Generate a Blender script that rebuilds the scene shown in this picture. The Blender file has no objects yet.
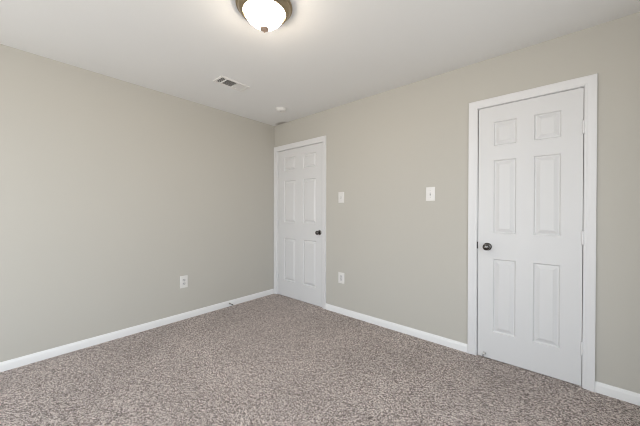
import bpy, bmesh, math
from mathutils import Vector, Matrix
PI = math.pi
S = bpy.context.scene
COL = S.collection
H = 2.44                      # ceiling height
RX, RY = 3.95, -3.90          # room: x 0..RX, y RY..0

# ------------------------------------------------------------------ camera
cam = bpy.data.cameras.new('camera'); cam_o = bpy.data.objects.new('camera', cam); COL.objects.link(cam_o)
cam.sensor_fit = 'HORIZONTAL'; cam.sensor_width = 36.0; cam.lens = 274.26 / 640 * 36.0
cam.clip_start = 0.02
YAW, PIT, ROLL = 0.715909, -0.006512, 0.001720
fw = Vector((-math.sin(YAW) * math.cos(PIT), math.cos(YAW) * math.cos(PIT), math.sin(PIT)))
rt = Vector((math.cos(YAW), math.sin(YAW), 0)); up = rt.cross(fw)
r2 = rt * math.cos(ROLL) + up * math.sin(ROLL); u2 = up * math.cos(ROLL) - rt * math.sin(ROLL)
cam_o.matrix_world = Matrix.Translation((3.13468, -2.58650, 1.20100)) @ Matrix((r2, u2, -fw)).transposed().to_4x4()
S.camera = cam_o

# ------------------------------------------------------------------ daylight, exposure
w = bpy.data.worlds.new('daylight'); S.world = w; w.use_nodes = True
wn, wl = w.node_tree.nodes, w.node_tree.links
bg = wn['Background']; bg.inputs['Strength'].default_value = 3.7
gx = wn.new('ShaderNodeTexCoord'); sp = wn.new('ShaderNodeSeparateXYZ'); ramp = wn.new('ShaderNodeValToRGB')
wl.new(gx.outputs['Generated'], sp.inputs[0]); wl.new(sp.outputs['Z'], ramp.inputs[0]); wl.new(ramp.outputs[0], bg.inputs['Color'])
ramp.color_ramp.elements[0].position = 0.0; ramp.color_ramp.elements[0].color = (0.80, 0.79, 0.77, 1)   # lit ground outside
ramp.color_ramp.elements[1].position = 0.04; ramp.color_ramp.elements[1].color = (0.85, 0.925, 1.0, 1)   # bright overcast sky
WX0, WX1, WZ0, WZ1 = 0.30, 3.20, 0.25, 2.22       # wide low window in the wall behind the camera
WY0, WY1, SZ0, SZ1 = -3.10, -1.10, 0.40, 2.20     # unseen window added beyond the right edge to even out the light
for c, wd, z0, z1, rot in ((((WX0 + WX1) / 2, RY - 0.10), WX1 - WX0, WZ0, WZ1, (PI / 2, 0, 0)),
                           ((RX + 0.10, (WY0 + WY1) / 2), WY1 - WY0, SZ0, SZ1, (PI / 2, 0, PI / 2))):
    pl = bpy.data.lights.new('window_portal', 'AREA'); pl.shape = 'RECTANGLE'; pl.size = wd; pl.size_y = z1 - z0
    pl.cycles.is_portal = True
    po = bpy.data.objects.new('window_portal', pl); COL.objects.link(po)
    po.location = (*c, (z0 + z1) / 2); po.rotation_euler = rot
LAMP = 39.0                                        # emission of the lit glass bowl
S.view_settings.view_transform = 'Standard'; S.view_settings.look = 'None'
S.view_settings.exposure = 0.33; S.view_settings.gamma = 1.0; S.view_settings.use_curve_mapping = False
S.cycles.max_bounces = 16; S.cycles.diffuse_bounces = 10; S.cycles.caustics_reflective = False
S.cycles.use_denoising = True; S.cycles.pixel_filter_type = 'BLACKMAN_HARRIS'; S.cycles.filter_width = 1.0

# ------------------------------------------------------------------ materials
def mat(name, col, rough=0.6, metal=0.0, spec=0.5, bump=None, vary=None, emit=None):
    m = bpy.data.materials.new(name); m.use_nodes = True
    nt = m.node_tree; b = nt.nodes['Principled BSDF']
    b.inputs['Base Color'].default_value = (*col, 1); b.inputs['Roughness'].default_value = rough
    b.inputs['Metallic'].default_value = metal; b.inputs['Specular IOR Level'].default_value = spec
    tc = nt.nodes.new('ShaderNodeTexCoord')
    if vary:
        n = nt.nodes.new('ShaderNodeTexNoise'); n.inputs['Scale'].default_value = vary[0]; n.inputs['Detail'].default_value = 3
        r = nt.nodes.new('ShaderNodeMix'); r.data_type = 'RGBA'
        r.inputs[6].default_value = (*[c * (1 - vary[1]) for c in col], 1)
        r.inputs[7].default_value = (*[min(1, c * (1 + vary[1])) for c in col], 1)
        nt.links.new(tc.outputs['Object'], n.inputs['Vector']); nt.links.new(n.outputs['Fac'], r.inputs[0])
        nt.links.new(r.outputs[2], b.inputs['Base Color'])
    if bump:
        n = nt.nodes.new('ShaderNodeTexNoise'); n.inputs['Scale'].default_value = bump[0]; n.inputs['Detail'].default_value = 4
        bp = nt.nodes.new('ShaderNodeBump'); bp.inputs['Strength'].default_value = bump[1]; bp.inputs['Distance'].default_value = bump[2]
        nt.links.new(tc.outputs['Object'], n.inputs['Vector']); nt.links.new(n.outputs['Fac'], bp.inputs['Height'])
        nt.links.new(bp.outputs['Normal'], b.inputs['Normal'])
    if emit:
        b.inputs['Emission Color'].default_value = (*emit[0], 1); b.inputs['Emission Strength'].default_value = emit[1]
    return m

M = dict(
    wall=mat('greige_wall_paint', (0.495, 0.478, 0.434), 0.75, spec=0.25, bump=(160, 0.08, 0.002), vary=(1.2, 0.012)),
    ceil=mat('white_ceiling_paint', (0.745, 0.748, 0.742), 0.9, spec=0.15, bump=(75, 0.22, 0.003), vary=(1.5, 0.012)),
    trim=mat('white_trim_paint', (0.70, 0.70, 0.705), 0.38, spec=0.4),
    base=mat('white_trim_paint_lightened', (0.77, 0.77, 0.77), 0.38, spec=0.4),  # same paint as the trim, lightened to stand in for missing light
    door=mat('white_door_paint', (0.66, 0.66, 0.662), 0.42, spec=0.4),
    plate=mat('white_plastic', (0.71, 0.70, 0.68), 0.35),
    insert=mat('white_device_plastic', (0.58, 0.575, 0.57), 0.35),
    slot=mat('slot_shadow_grey', (0.06, 0.06, 0.06), 0.6),
    spring=mat('white_coated_spring', (0.60, 0.60, 0.59), 0.4),
    grey=mat('grey_rubber', (0.33, 0.33, 0.33), 0.7),
    screw=mat('painted_screw', (0.62, 0.61, 0.59), 0.4),
    knob=mat('smoked_nickel', (0.13, 0.125, 0.12), 0.13, 1.0),
    steel=mat('brushed_steel', (0.36, 0.35, 0.34), 0.32, 1.0),
    rubber=mat('dark_rubber', (0.05, 0.05, 0.05), 0.7),
    brass=mat('brushed_antique_nickel', (0.37, 0.30, 0.20), 0.33, 1.0, bump=(60, 0.03, 0.001)),
    finial=mat('finial_metal', (0.46, 0.34, 0.26), 0.45, 0.35),
    bowl=mat('lit_frosted_glass', (0.9, 0.9, 0.88), 0.35, emit=((1.0, 0.86, 0.70), LAMP)),
    vent=mat('white_register_enamel', (0.70, 0.69, 0.67), 0.45),
    duct=mat('dusty_duct_metal', (0.085, 0.068, 0.057), 0.8),
    frame=mat('white_window_vinyl', (0.80, 0.80, 0.80), 0.4),
)

def brown_patch(m):
    """a darker brown patch on the ceiling where it meets the right-hand wall, near the corner"""
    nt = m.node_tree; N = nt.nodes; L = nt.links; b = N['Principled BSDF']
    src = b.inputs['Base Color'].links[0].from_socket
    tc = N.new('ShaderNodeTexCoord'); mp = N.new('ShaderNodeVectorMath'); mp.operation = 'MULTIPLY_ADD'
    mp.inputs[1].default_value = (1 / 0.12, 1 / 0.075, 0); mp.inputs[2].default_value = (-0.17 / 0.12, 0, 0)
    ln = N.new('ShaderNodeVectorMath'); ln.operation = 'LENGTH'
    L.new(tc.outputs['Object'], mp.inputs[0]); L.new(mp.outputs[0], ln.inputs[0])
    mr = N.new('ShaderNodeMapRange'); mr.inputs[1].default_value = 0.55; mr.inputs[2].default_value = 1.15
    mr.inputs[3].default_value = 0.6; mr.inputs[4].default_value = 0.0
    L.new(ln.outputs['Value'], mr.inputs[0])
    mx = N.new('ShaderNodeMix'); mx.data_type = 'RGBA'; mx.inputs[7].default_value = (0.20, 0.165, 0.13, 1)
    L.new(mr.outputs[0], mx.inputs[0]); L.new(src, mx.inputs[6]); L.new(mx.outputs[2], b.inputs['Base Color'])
brown_patch(M['ceil'])

def carpet():
    m = bpy.data.materials.new('frieze_carpet'); m.use_nodes = True
    nt = m.node_tree; N = nt.nodes; L = nt.links; b = N['Principled BSDF']
    b.inputs['Roughness'].default_value = 1.0; b.inputs['Specular IOR Level'].default_value = 0.05
    b.inputs['Sheen Weight'].default_value = 0.15; b.inputs['Sheen Roughness'].default_value = 0.6
    tc = N.new('ShaderNodeTexCoord')
    dn = N.new('ShaderNodeTexNoise'); dn.inputs['Scale'].default_value = 110; dn.inputs['Detail'].default_value = 2
    L.new(tc.outputs['Object'], dn.inputs['Vector'])
    add = N.new('ShaderNodeMix'); add.data_type = 'VECTOR'; add.inputs[0].default_value = 0.004
    L.new(tc.outputs['Object'], add.inputs[4]); L.new(dn.outputs['Color'], add.inputs[5])
    v = N.new('ShaderNodeTexVoronoi'); v.inputs['Scale'].default_value = 185
    L.new(add.outputs[1], v.inputs['Vector'])
    sx = N.new('ShaderNodeSeparateColor'); L.new(v.outputs['Color'], sx.inputs[0])
    n2 = N.new('ShaderNodeTexNoise'); n2.inputs['Scale'].default_value = 210; n2.inputs['Detail'].default_value = 5; n2.inputs['Roughness'].default_value = 0.75
    L.new(tc.outputs['Object'], n2.inputs['Vector'])
    mx = N.new('ShaderNodeMix'); mx.data_type = 'FLOAT'; mx.inputs[0].default_value = 0.42
    L.new(sx.outputs[0], mx.inputs[2]); L.new(n2.outputs['Fac'], mx.inputs[3])
    cr = N.new('ShaderNodeValToRGB'); L.new(mx.outputs[0], cr.inputs[0])
    e = cr.color_ramp.elements
    e[0].position = 0.30; e[0].color = (0.11, 0.082, 0.07, 1)
    e[1].position = 0.70; e[1].color = (0.86, 0.77, 0.72, 1)
    x = e.new(0.43); x.color = (0.39, 0.318, 0.29, 1)
    x = e.new(0.56); x.color = (0.56, 0.472, 0.44, 1)
    # broad tracks of pile brushed one way or the other
    n3 = N.new('ShaderNodeTexNoise'); n3.inputs['Scale'].default_value = 1.7; n3.inputs['Detail'].default_value = 3
    L.new(tc.outputs['Object'], n3.inputs['Vector'])
    mr = N.new('ShaderNodeMapRange'); mr.inputs[1].default_value = 0.3; mr.inputs[2].default_value = 0.7
    mr.inputs[3].default_value = 0.97; mr.inputs[4].default_value = 1.17
    L.new(n3.outputs['Fac'], mr.inputs[0])
    ml = N.new('ShaderNodeMix'); ml.data_type = 'RGBA'; ml.blend_type = 'MULTIPLY'; ml.inputs[0].default_value = 1.0
    L.new(cr.outputs[0], ml.inputs[6]); L.new(mr.outputs[0], ml.inputs[7])
    L.new(ml.outputs[2], b.inputs['Base Color'])
    # tufts
    hm = N.new('ShaderNodeMath'); hm.operation = 'MULTIPLY_ADD'; hm.inputs[1].default_value = -0.9
    L.new(v.outputs['Distance'], hm.inputs[0]); L.new(n2.outputs['Fac'], hm.inputs[2])
    bp = N.new('ShaderNodeBump'); bp.inputs['Strength'].default_value = 0.9; bp.inputs['Distance'].default_value = 0.012
    L.new(hm.outputs[0], bp.inputs['Height']); L.new(bp.outputs['Normal'], b.inputs['Normal'])
    return m
M['carpet'] = carpet()

def clear_glass():
    m = bpy.data.materials.new('clear_window_glass'); m.use_nodes = True
    nt = m.node_tree; nt.nodes.remove(nt.nodes['Principled BSDF'])
    t = nt.nodes.new('ShaderNodeBsdfTransparent'); g = nt.nodes.new('ShaderNodeBsdfGlossy'); x = nt.nodes.new('ShaderNodeMixShader')
    g.inputs['Roughness'].default_value = 0.02; x.inputs[0].default_value = 0.03
    nt.links.new(t.outputs[0], x.inputs[1]); nt.links.new(g.outputs[0], x.inputs[2])
    nt.links.new(x.outputs[0], nt.nodes['Material Output'].inputs['Surface'])
    return m
M['glass'] = clear_glass()

# ------------------------------------------------------------------ helpers
def box(bm, x0, x1, y0, y1, z0, z1, bevel=0.0, seg=2):
    r = bmesh.ops.create_cube(bm, size=1.0)
    vs = r['verts']
    for v in vs:
        v.co = Vector(((x0 + x1) / 2 + v.co.x * (x1 - x0), (y0 + y1) / 2 + v.co.y * (y1 - y0), (z0 + z1) / 2 + v.co.z * (z1 - z0)))
    if bevel:
        es = list({e for v in vs for e in v.link_edges})
        bmesh.ops.bevel(bm, geom=es, offset=bevel, segments=seg, profile=0.7, affect='EDGES')
    return bm

def lathe(bm, prof, n=40, mtx=None):
    """revolve (radius, height) about local z"""
    rings = []
    for r, z in prof:
        if r < 1e-6:
            v = bm.verts.new((0, 0, z)); rings.append([v])
        else:
            rings.append([bm.verts.new((r * math.cos(2 * PI * k / n), r * math.sin(2 * PI * k / n), z)) for k in range(n)])
    new = [v for r in rings for v in r]
    for a, b in zip(rings, rings[1:]):
        for k in range(n):
            q = [a[k % len(a)], a[(k + 1) % len(a)], b[(k + 1) % len(b)], b[k % len(b)]]
            u = []
            for t in q:
                if t not in u: u.append(t)
            if len(u) > 2: bm.faces.new(u)
    if mtx is not None: bmesh.ops.transform(bm, matrix=mtx, verts=new)
    return bm

OUT = Matrix.Rotation(PI / 2, 4, 'X')             # local z -> -y (out of the wall)
DOWN = Matrix.Rotation(PI, 4, 'X')                # local z -> -z (down from the ceiling)

def obj(name, bm, m, parent=None, smooth=False):
    bmesh.ops.recalc_face_normals(bm, faces=bm.faces[:])
    me = bpy.data.meshes.new(name); bm.to_mesh(me); bm.free()
    me.materials.append(M[m] if isinstance(m, str) else m)
    if smooth:
        me.polygons.foreach_set('use_smooth', [True] * len(me.polygons))
        me.set_sharp_from_angle(angle=math.radians(40))
    o = bpy.data.objects.new(name, me); COL.objects.link(o)
    if parent: o.parent = parent
    return o

def tag(o, label, cat, group=None, kind=None):
    o['label'] = label; o['category'] = cat
    if group: o['group'] = group
    if kind: o['kind'] = kind
    return o

def thing(name, label, cat, loc, rz=0.0, group=None, kind=None):
    o = bpy.data.objects.new(name, None); COL.objects.link(o)
    o.empty_display_size = 0.05; o.location = loc; o.rotation_euler = (0, 0, rz)
    return tag(o, label, cat, group, kind)

B = bmesh.new

# ------------------------------------------------------------------ the setting
# openings for the two doors: slab x-range and top, recess in the right-hand wall
D1 = dict(x0=0.085, x1=0.928, top=2.052)          # door by the corner
D2 = dict(x0=2.6305, x1=3.2590, top=2.0465)       # narrow door on the right
REC = 0.045

tag(obj('floor', box(B(), -0.12, RX + 0.12, RY - 0.12, 0.12, -0.10, 0.0), 'carpet'),
    'speckled taupe brown cut pile carpet over the whole floor', 'floor', kind='structure')
VX0, VX1, VY0, VY1 = 0.664, 0.790, -1.268, -0.992   # duct opening in the ceiling
bm = B()
box(bm, -0.12, VX0, RY - 0.12, 0.12, H, H + 0.1); box(bm, VX1, RX + 0.12, RY - 0.12, 0.12, H, H + 0.1)
box(bm, VX0, VX1, RY - 0.12, VY0, H, H + 0.1); box(bm, VX0, VX1, VY1, 0.12, H, H + 0.1)
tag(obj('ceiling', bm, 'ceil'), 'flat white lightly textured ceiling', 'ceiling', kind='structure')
tag(obj('wall_left', box(B(), -0.12, 0.0, RY - 0.12, 0.12, 0, H), 'wall'), 'long greige painted wall on the left', 'wall', kind='structure')
bm = B()
g = 0.032
xs = [(0.0, D1['x0'] - g), (D1['x1'] + g, D2['x0'] - g), (D2['x1'] + g, RX)]
for a, b in xs: box(bm, a, b, 0, REC, 0, H)
for d in (D1, D2): box(bm, d['x0'] - g, d['x1'] + g, 0, REC, d['top'] + g, H)
box(bm, 0.0, RX, REC, 0.12, 0, H)
tag(obj('wall_right', bm, 'wall'), 'greige painted wall on the right holding two white doors', 'wall', kind='structure')
bm = B()
box(bm, RX, RX + 0.12, RY - 0.12, WY0, 0, H); box(bm, RX, RX + 0.12, WY1, 0.12, 0, H)
box(bm, RX, RX + 0.12, WY0, WY1, 0, SZ0); box(bm, RX, RX + 0.12, WY0, WY1, SZ1, H)
tag(obj('wall_side', bm, 'wall'), 'greige painted wall with an added fill light window beyond the right edge', 'wall', kind='structure')
bm = B()
box(bm, 0, WX0, RY - 0.12, RY, 0, H); box(bm, WX1, RX, RY - 0.12, RY, 0, H)
box(bm, WX0, WX1, RY - 0.12, RY, 0, WZ0); box(bm, WX0, WX1, RY - 0.12, RY, WZ1, H)
tag(obj('wall_behind', bm, 'wall'), 'greige painted wall with the window, behind the camera', 'wall', kind='structure')

# glazing out of the picture: vinyl frames with a meeting stile
def window(name, label, loc, rz, hw, hh, sill):
    win = thing(name, label, 'window', loc, rz, kind='structure')
    bm = B()
    for a, b, c, d in ((-hw, -hw + .045, 0, hh), (hw - .045, hw, 0, hh), (-hw + .045, hw - .045, 0, .045), (-hw + .045, hw - .045, hh - .045, hh), (-.025, .025, .045, hh - .045)):
        box(bm, a, b, -.035, .035, c, d)
    obj('window_frame', bm, 'frame', win)
    for a, b in ((-hw + .045, -.025), (.025, hw - .045)): obj('pane', box(B(), a, b, -.003, .003, .045, hh - .045), 'glass', win)
    if sill: obj('window_sill', box(B(), -hw - .04, hw + .04, .06, .12, -.03, 0.0, .004), 'frame', win)
window('window_1', 'wide white framed window in the wall behind the camera', ((WX0 + WX1) / 2, RY - 0.06, WZ0), 0, (WX1 - WX0) / 2, WZ1 - WZ0, True)
window('window_fill', 'white framed window added for fill light in the wall beyond the right edge', (RX + 0.06, (WY0 + WY1) / 2, SZ0), PI / 2, (WY1 - WY0) / 2, SZ1 - SZ0, True)

# door casings: a moulded profile swept round the opening with mitred corners
CAS = [(0, 0), (0, 0.009), (0.004, 0.0115), (0.010, 0.012), (0.018, 0.0105), (0.022, 0.0125), (0.036, 0.0155),
       (0.045, 0.0165), (0.050, 0.0175), (0.056, 0.0175), (0.058, 0.0150), (0.058, 0)]
def casing(name, xl, xr, zt, wl, wt, wr, label):
    bm = B(); s = 0.058
    cols = []
    for u, v in CAS:
        ul, ut, ur = u * wl / s, u * wt / s, u * wr / s
        cols.append([bm.verts.new(c) for c in ((xl - ul, -v, 0), (xl - ul, -v, zt + ut), (xr + ur, -v, zt + ut), (xr + ur, -v, 0))])
    for a, b in zip(cols, cols[1:]):
        for k in range(3): bm.faces.new((a[k], a[k + 1], b[k + 1], b[k]))
    for k in (0, 3): bm.faces.new([c[k] for c in cols])
    return tag(obj(name, bm, 'trim', smooth=True), label, 'door casing', kind='structure')
casing('trim_1', 0.062, 0.932, 2.060, 0.058, 0.066, 0.054, 'white casing around the door at the corner')
casing('trim_2', 2.6215, 3.2645, 2.0535, 0.064, 0.061, 0.060, 'white moulded casing around the narrow right hand door')
# jambs with their stops behind the slabs
def jamb(name, d, gl, gr, gt, label):
    bm = B(); t = d['top']
    box(bm, d['x0'] - g, d['x0'] - gl, 0.0, REC, 0, t + gt); box(bm, d['x1'] + gr, d['x1'] + g, 0.0, REC, 0, t + gt)
    box(bm, d['x0'] - g, d['x1'] + g, 0.0, REC, t + gt, t + g)
    return tag(obj(name, bm, 'trim'), label, 'door jamb', kind='structure')
jamb('trim_3', D1, 0.002, 0.004, 0.005, 'thin white jamb edge inside the corner door casing')
jamb('trim_4', D2, 0.0045, 0.0030, 0.0040, 'thin white jamb edge inside the right hand door casing')

def baseboard(name, a, b, axis, label):
    """a..b along the axis, lying on the wall plane, thickness into the room"""
    prof = [(0, 0), (0.013, 0), (0.013, 0.050), (0.0115, 0.054), (0.0085, 0.058), (0.0075, 0.064), (0.006, 0.068), (0.003, 0.070), (0, 0.070)]
    bm = B(); A = []; Z = []
    for d, z in prof:
        for s, lst in ((a, A), (b, Z)):
            lst.append(bm.verts.new((s, -d, z) if axis == 'x' else ((d, s, z) if axis == 'y' else ((s, RY + d, z) if axis == 'xb' else (RX - d, s, z)))))
    n = len(prof)
    for k in range(n): bm.faces.new((A[k], A[(k + 1) % n], Z[(k + 1) % n], Z[k]))
    bm.faces.new(A); bm.faces.new(Z)
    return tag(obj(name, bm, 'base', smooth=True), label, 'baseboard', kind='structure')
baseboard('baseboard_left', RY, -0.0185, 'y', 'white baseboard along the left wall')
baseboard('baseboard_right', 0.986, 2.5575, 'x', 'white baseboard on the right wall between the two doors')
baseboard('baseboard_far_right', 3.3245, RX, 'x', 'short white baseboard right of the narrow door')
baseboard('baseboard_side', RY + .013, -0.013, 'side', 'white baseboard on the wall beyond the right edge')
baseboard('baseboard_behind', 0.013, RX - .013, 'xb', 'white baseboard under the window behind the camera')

# ------------------------------------------------------------------ doors
def six_panel(name, d, cols, rows, label, z0=0.006):
    root = thing(name, label, 'door', ((d['x0'] + d['x1']) / 2, 0, 0), kind='structure')
    cx = (d['x0'] + d['x1']) / 2; X0, X1 = d['x0'] - cx, d['x1'] - cx
    cols = [(a - cx, b - cx) for a, b in cols]
    F = 0.0015; BK = 0.040                         # front and back of the slab
    bm = B()
    xb = [X0] + [v for c in cols for v in c] + [X1]
    zb = [z0] + [v for r in rows for v in r] + [d['top']]
    vv = {}
    def P(x, y, z):
        k = (round(x, 5), round(y, 5), round(z, 5))
        if k not in vv: vv[k] = bm.verts.new((x, y, z))
        return vv[k]
    ring_def = [(0.0, 0.0), (0.002, 0.0030), (0.006, 0.0090), (0.0085, 0.0112), (0.011, 0.0112)]
    for i in range(len(xb) - 1):
        for j in range(len(zb) - 1):
            a, b, c, e = xb[i], xb[i + 1], zb[j], zb[j + 1]
            if i % 2 == 1 and j % 2 == 1:
                for (o1, d1), (o2, d2) in zip(ring_def, ring_def[1:]):
                    q1 = [P(a + o1, F + d1, c + o1), P(b - o1, F + d1, c + o1), P(b - o1, F + d1, e - o1), P(a + o1, F + d1, e - o1)]
                    q2 = [P(a + o2, F + d2, c + o2), P(b - o2, F + d2, c + o2), P(b - o2, F + d2, e - o2), P(a + o2, F + d2, e - o2)]
                    for k in range(4): bm.faces.new((q1[k], q1[(k + 1) % 4], q2[(k + 1) % 4], q2[k]))
            else:
                bm.faces.new((P(a, F, c), P(b, F, c), P(b, F, e), P(a, F, e)))
    # edges and back
    for j in range(len(zb) - 1):
        bm.faces.new((P(X0, F, zb[j]), P(X0, F, zb[j + 1]), P(X0, BK, zb[j + 1]), P(X0, BK, zb[j])))
        bm.faces.new((P(X1, F, zb[j]), P(X1, F, zb[j + 1]), P(X1, BK, zb[j + 1]), P(X1, BK, zb[j])))
        bm.faces.new((P(X0, BK, zb[j]), P(X0, BK, zb[j + 1]), P(X1, BK, zb[j + 1]), P(X1, BK, zb[j])))
    for i in range(len(xb) - 1):
        for z in (zb[0], zb[-1]):
            bm.faces.new((P(xb[i], F, z), P(xb[i + 1], F, z), P(xb[i + 1], BK, z), P(xb[i], BK, z)))
    obj('door_slab', bm, 'door', root)
    for c in cols:
        for r in rows:
            o = 0.011
            a, b, z, e = c[0] + o, c[1] - o, r[0] + o, r[1] - o
            bm = B(); rings = []
            for o2, y in ((0, F + 0.018), (0, F + 0.0112), (0.002, F + 0.0110), (0.025, F + 0.0015), (0.0265, F + 0.0005)):
                rings.append([bm.verts.new(q) for q in ((a + o2, y, z + o2), (b - o2, y, z + o2), (b - o2, y, e - o2), (a + o2, y, e - o2))])
            for r1, rr in zip(rings, rings[1:]):
                for k in range(4): bm.faces.new((r1[k], r1[(k + 1) % 4], rr[(k + 1) % 4], rr[k]))
            bm.faces.new(rings[0]); bm.faces.new(rings[-1])
            obj('raised_panel', bm, 'door', root)
    return root, cx, F

def add_knob(root, x, z, F, s=1.0):
    k = obj('door_knob', lathe(B(), [(0.0, 0.0), (0.0115 * s, 0.0), (0.0115 * s, 0.022), (0.015 * s, 0.027), (0.0225 * s, 0.033), (0.0268 * s, 0.041),
             (0.0275 * s, 0.048), (0.0262 * s, 0.055), (0.0215 * s, 0.0615), (0.013 * s, 0.0655), (0.006, 0.0665), (0, 0.0668)], 40,
             Matrix.Translation((x, F, z)) @ OUT), 'knob', root, True)
    k['label'] = 'smoky metal round knob'
    obj('rosette', lathe(B(), [(0, 0), (0.0325 * s, 0), (0.0325 * s, 0.003), (0.030 * s, 0.007), (0.020 * s, 0.011), (0.012 * s, 0.012), (0, 0.012)], 40,
             Matrix.Translation((x, F, z)) @ OUT), 'knob', k, True)

def add_hinge(root, x, z0, z1, m='trim', gap=0.0):
    h = obj('hinge', lathe(B(), [(0, 0), (0.0045, 0.001), (0.0075, 0.004), (0.0075, z1 - z0 - 0.004), (0.0045, z1 - z0 - 0.001), (0, z1 - z0)], 16,
             Matrix.Translation((x, -0.0075, z0))), m, root, True)
    obj('hinge_leaf', box(B(), x - 0.012, x + gap, -0.0008, 0.0016, z0 + 0.004, z1 - 0.004), m, h)
    return h

r1, cx1, F1 = six_panel('door_1', D1, [(0.213, 0.440), (0.587, 0.816)],
        [(0.232, 0.822), (1.045, 1.625), (1.765, 1.950)], 'white six panel door beside the room corner')
add_knob(r1, 0.8780 - cx1, 0.9335, F1, 0.92)
for z in (0.22, 0.99, 1.69): add_hinge(r1, 0.0865 - cx1, z, z + 0.089, gap=0.0)
r2, cx2, F2 = six_panel('door_2', D2, [(2.738, 2.887), (2.994, 3.146)],
        [(0.228, 0.819), (1.026, 1.614), (1.730, 1.921)], 'narrow white six panel door near the right edge')
add_knob(r2, 2.6975 - cx2, 0.9140, F2, 0.96)
for z0, z1 in ((0.222, 0.318), (0.974, 1.070), (1.729, 1.822)): add_hinge(r2, 3.2600 - cx2, z0, z1, gap=0.0)
obj('latch_plate', box(B(), 2.6235 - cx2, 2.6300 - cx2, -0.0040, 0.012, 0.893, 0.950), 'rubber', r2)['label'] = 'dark metal latch plate'

def spring_stop(parent, mtx, L=0.072, ms='steel', mr='rubber'):
    """coiled door stop: screw flange, spring, rubber tip, pointing along local +z"""
    def part(name, bm, m, p):
        bmesh.ops.transform(bm, matrix=mtx, verts=bm.verts[:]); return obj(name, bm, m, p, True)
    part('stop_flange', lathe(B(), [(0, 0), (0.010, 0), (0.010, 0.002), (0.006, 0.006), (0, 0.006)], 20), 'steel', parent)
    bm = B(); n, k, turns = 8, 220, 20
    rings = []
    for i in range(k + 1):
        t = i / k; a = 2 * PI * turns * t; R = 0.0052 - 0.001 * t
        c = Vector((R * math.cos(a), R * math.sin(a), 0.004 + t * (L - 0.016)))
        rad = Vector((math.cos(a), math.sin(a), 0))
        rings.append([bm.verts.new(c + 0.0014 * (math.cos(2 * PI * q / n) * rad + math.sin(2 * PI * q / n) * Vector((0, 0, 1)))) for q in range(n)])
    for a, b in zip(rings, rings[1:]):
        for q in range(n): bm.faces.new((a[q], a[(q + 1) % n], b[(q + 1) % n], b[q]))
    part('spring', bm, ms, parent)
    part('rubber_tip', lathe(B(), [(0, L - 0.014), (0.0065, L - 0.014), (0.0072, L - 0.004), (0.0055, L), (0, L)], 20), mr, parent)
st = bpy.data.objects.new('door_stop', None); COL.objects.link(st); st.parent = r2; st.location = (2.680 - cx2, F2, 0.037)
st['label'] = 'small spring door stop'
spring_stop(st, OUT, 0.058, 'spring', 'grey')
t = thing('door_stop', 'small spring door stop sticking out of the left baseboard near the corner', 'door stop', (0.0130, -0.730, 0.036))
spring_stop(t, Matrix.Rotation(PI / 2, 4, 'Y'))

# ------------------------------------------------------------------ wall plates (local: x right, -y out of the wall, origin at plate centre)
def plate(root, wd, ht):
    bm = box(B(), -wd / 2, wd / 2, -0.006, 0.0, -ht / 2, ht / 2)
    fe = [e for e in bm.edges if all(v.co.y < -0.003 for v in e.verts)]
    bmesh.ops.bevel(bm, geom=fe, offset=0.004, segments=3, profile=0.6, affect='EDGES')
    obj('cover_plate', bm, 'plate', root, True)
def screw(root, z):
    s = obj('screw', lathe(B(), [(0, 0.005), (0.0033, 0.005), (0.0030, 0.0072), (0, 0.0078)], 16, Matrix.Translation((0, 0, z)) @ OUT), 'screw', root, True)
    obj('screw_slot', box(B(), -0.0028, 0.0028, -0.0081, -0.0072, z - 0.0004, z + 0.0004), 'slot', s)

def toggle_switch(loc, wd, ht, label):
    t = thing('light_switch', label, 'light switch', loc, 0.0, 'toggle switches on the right wall')
    plate(t, wd, ht)
    obj('toggle_collar', box(B(), -0.0065, 0.0065, -0.0072, -0.004, -0.0135, 0.0135, 0.0008), 'insert', t)
    bm = box(B(), -0.0042, 0.0042, -0.019, -0.003, -0.0045, 0.0045, 0.0012)
    bmesh.ops.transform(bm, matrix=Matrix.Rotation(math.radians(26), 4, 'X'), verts=bm.verts[:])
    obj('toggle', bm, 'insert', t)
    for z in (-0.030, 0.030): screw(t, z)
    return t
toggle_switch((1.216, 0, 1.362), 0.080, 0.127, 'small white wall switch beside the corner door')
toggle_switch((2.240, 0, 1.362), 0.082, 0.128, 'white wall switch left of the narrow right hand door')

def duplex_face(cz):
    """rounded receptacle face with flattened top and bottom"""
    bm = B(); n = 32; rings = []
    for r, y in ((0.0172, -0.004), (0.0172, -0.0076), (0.0162, -0.0084)):
        rings.append([bm.verts.new((r * math.cos(2 * PI * k / n), y, cz + max(-0.0142, min(0.0142, r * math.sin(2 * PI * k / n))))) for k in range(n)])
    for a, b in zip(rings, rings[1:]):
        for k in range(n): bm.faces.new((a[k], a[(k + 1) % n], b[(k + 1) % n], b[k]))
    bm.faces.new(rings[0]); bm.faces.new(rings[-1])
    return bm
def slots(parent, cz, y):
    bm = B()
    box(bm, -0.0078, -0.0052, y - 0.0004, y + 0.002, cz - 0.001, cz + 0.0080); box(bm, 0.0052, 0.0078, y - 0.0004, y + 0.002, cz, cz + 0.0072)
    lathe(bm, [(0, -0.002), (0.0030, -0.002), (0.0030, 0.0004), (0, 0.0004)], 14, Matrix.Translation((0, y, cz - 0.0072)) @ OUT)
    obj('slots', bm, 'slot', parent)
t = thing('power_outlet', 'white duplex outlet low on the left wall', 'outlet', (0, -1.284, 0.416), PI / 2)
plate(t, 0.080, 0.135)
for cz in (0.0195, -0.0195):
    f = obj('receptacle', duplex_face(cz), 'insert', t); slots(f, cz, -0.0084)
screw(t, 0.0)
t = thing('power_outlet', 'white outlet with a rectangular face low on the right wall', 'outlet', (1.220, 0, 0.420))
plate(t, 0.086, 0.127)
f = obj('receptacle', box(B(), -0.0168, 0.0168, -0.0076, -0.004, -0.0335, 0.0335, 0.0012), 'insert', t)
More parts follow.
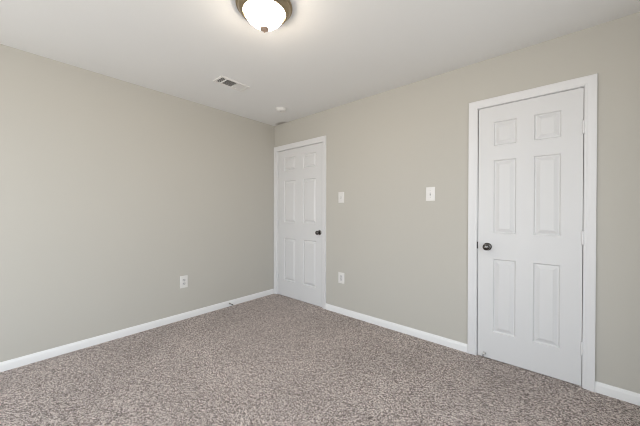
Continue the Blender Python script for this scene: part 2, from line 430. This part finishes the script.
for cz in (0.0185, -0.0145): slots(f, cz, -0.0076)
for z in (-0.048, 0.048): screw(t, z)

# ------------------------------------------------------------------ ceiling lamp
LX, LY = 1.787, -1.5515
lamp = thing('ceiling_lamp', 'lit flush ceiling lamp with white glass bowl and bronze nickel rim', 'ceiling lamp', (LX, LY, H))
obj('pan', lathe(B(), [(0, 0), (0.150, 0.0), (0.164, 0.002), (0.168, 0.007), (0.166, 0.011), (0.158, 0.013), (0.1555, 0.016), (0.1565, 0.020), (0.152, 0.029),
     (0.144, 0.039), (0.135, 0.0465), (0.128, 0.049), (0.124, 0.047), (0.124, 0.03), (0, 0.03)], 96, DOWN), 'brass', lamp, True)
prof = [(0.0, 0.040), (0.1155, 0.040)]
for k in range(0, 29):
    t = k / 28
    prof.append((0.1165 * (1 - t), 0.050 + 0.085 * (1 - (1 - t) ** 1.3) ** 0.6))
obj('glass_bowl', lathe(B(), prof, 96, DOWN), 'bowl', lamp, True)
obj('finial', lathe(B(), [(0, 0.128), (0.006, 0.128), (0.006, 0.1335), (0.0215, 0.1345), (0.0265, 0.1370), (0.0265, 0.1395), (0.0205, 0.1435), (0.010, 0.1475), (0.0050, 0.1505), (0.0046, 0.153), (0.0055, 0.1555), (0.0040, 0.159), (0, 0.160)], 32, DOWN), 'finial', lamp, True)

# ------------------------------------------------------------------ air register in the ceiling
v = thing('air_vent', 'white ceiling air register with three banks of louvres', 'air vent', (0.727, -1.130, H))
fx, fy = 0.078, 0.155; ox, oy = 0.058, 0.133
bm = B()
outer = [(-fx, -fy), (fx, -fy), (fx, fy), (-fx, fy)]; inner = [(-ox, -oy), (ox, -oy), (ox, oy), (-ox, oy)]
lv = [[bm.verts.new((x * s, y * s2, z)) for x, y in base] for base, s, s2, z in
      ((outer, 1, 1, 0), (outer, 1, 1, -0.003), (outer, 0.95, 0.975, -0.008), (inner, 1.03, 1.015, -0.008), (inner, 1, 1, -0.005), (inner, 1, 1, 0.0))]
for a, b in zip(lv, lv[1:] + lv[:1]):
    for k in range(4): bm.faces.new((a[k], a[(k + 1) % 4], b[(k + 1) % 4], b[k]))
obj('register_frame', bm, 'vent', v)
for y in (-0.0830, 0.0300): obj('divider', box(B(), -ox, ox, y - 0.0035, y + 0.0035, -0.0075, 0.004), 'vent', v)
def slat(bm, along, c, a, b, ang, wd=0.017):
    n0 = len(bm.verts)
    q = box(B(), a, b, -wd / 2, wd / 2, -0.0006, 0.0006)
    me = bpy.data.meshes.new('tmp'); 
    rot = Matrix.Rotation(ang, 4, 'X')
    m = Matrix.Translation((0, c, 0.001)) @ rot if along == 'x' else Matrix.Translation((c, 0, 0.001)) @ Matrix.Rotation(PI / 2, 4, 'Z') @ rot
    bmesh.ops.transform(q, matrix=m, verts=q.verts[:])
    q.to_mesh(me); q.free(); bm.from_mesh(me); bpy.data.meshes.remove(me)
def bank(c): 
    bm = B()
    for args in c: slat(bm, *args)
    obj('louvre_bank', bm, 'vent', v)
bank([('x', -0.126 + 0.0125 * k, -ox, ox, math.radians(33)) for k in range(4)])
bank([('y', -0.050 + 0.0125 * k, -0.0795, 0.0265, math.radians(30)) for k in range(9)])
bank([('x', 0.042 + 0.0125 * k, -ox, ox, math.radians(-42)) for k in range(8)])
bm = B()
for a, b, c, d, e, f_ in ((-.063, -.060, -.138, .138, .0005, .12), (.060, .063, -.138, .138, .0005, .12), (-.063, .063, -.138, -.135, .0005, .12),
                          (-.063, .063, .135, .138, .0005, .12), (-.063, .063, -.138, .138, .12, .123)): box(bm, a, b, c, d, e, f_)
obj('duct_boot', bm, 'duct', v)['label'] = 'dark duct behind the louvres'

# ------------------------------------------------------------------ smoke alarm
s = thing('smoke_alarm', 'small round white smoke alarm on the ceiling near the corner', 'smoke alarm', (0.587, -0.385, H))
obj('alarm_base', lathe(B(), [(0, 0), (0.068, 0), (0.068, 0.007), (0.066, 0.009), (0, 0.009)], 48, DOWN), 'plate', s, True)
obj('alarm_cover', lathe(B(), [(0, 0.008), (0.060, 0.008), (0.060, 0.015), (0.054, 0.025), (0.044, 0.030), (0.020, 0.032), (0, 0.032)], 48, DOWN), 'plate', s, True)
obj('test_button', lathe(B(), [(0, 0.031), (0.009, 0.031), (0.0085, 0.0335), (0, 0.034)], 24, DOWN), 'insert', s, True)
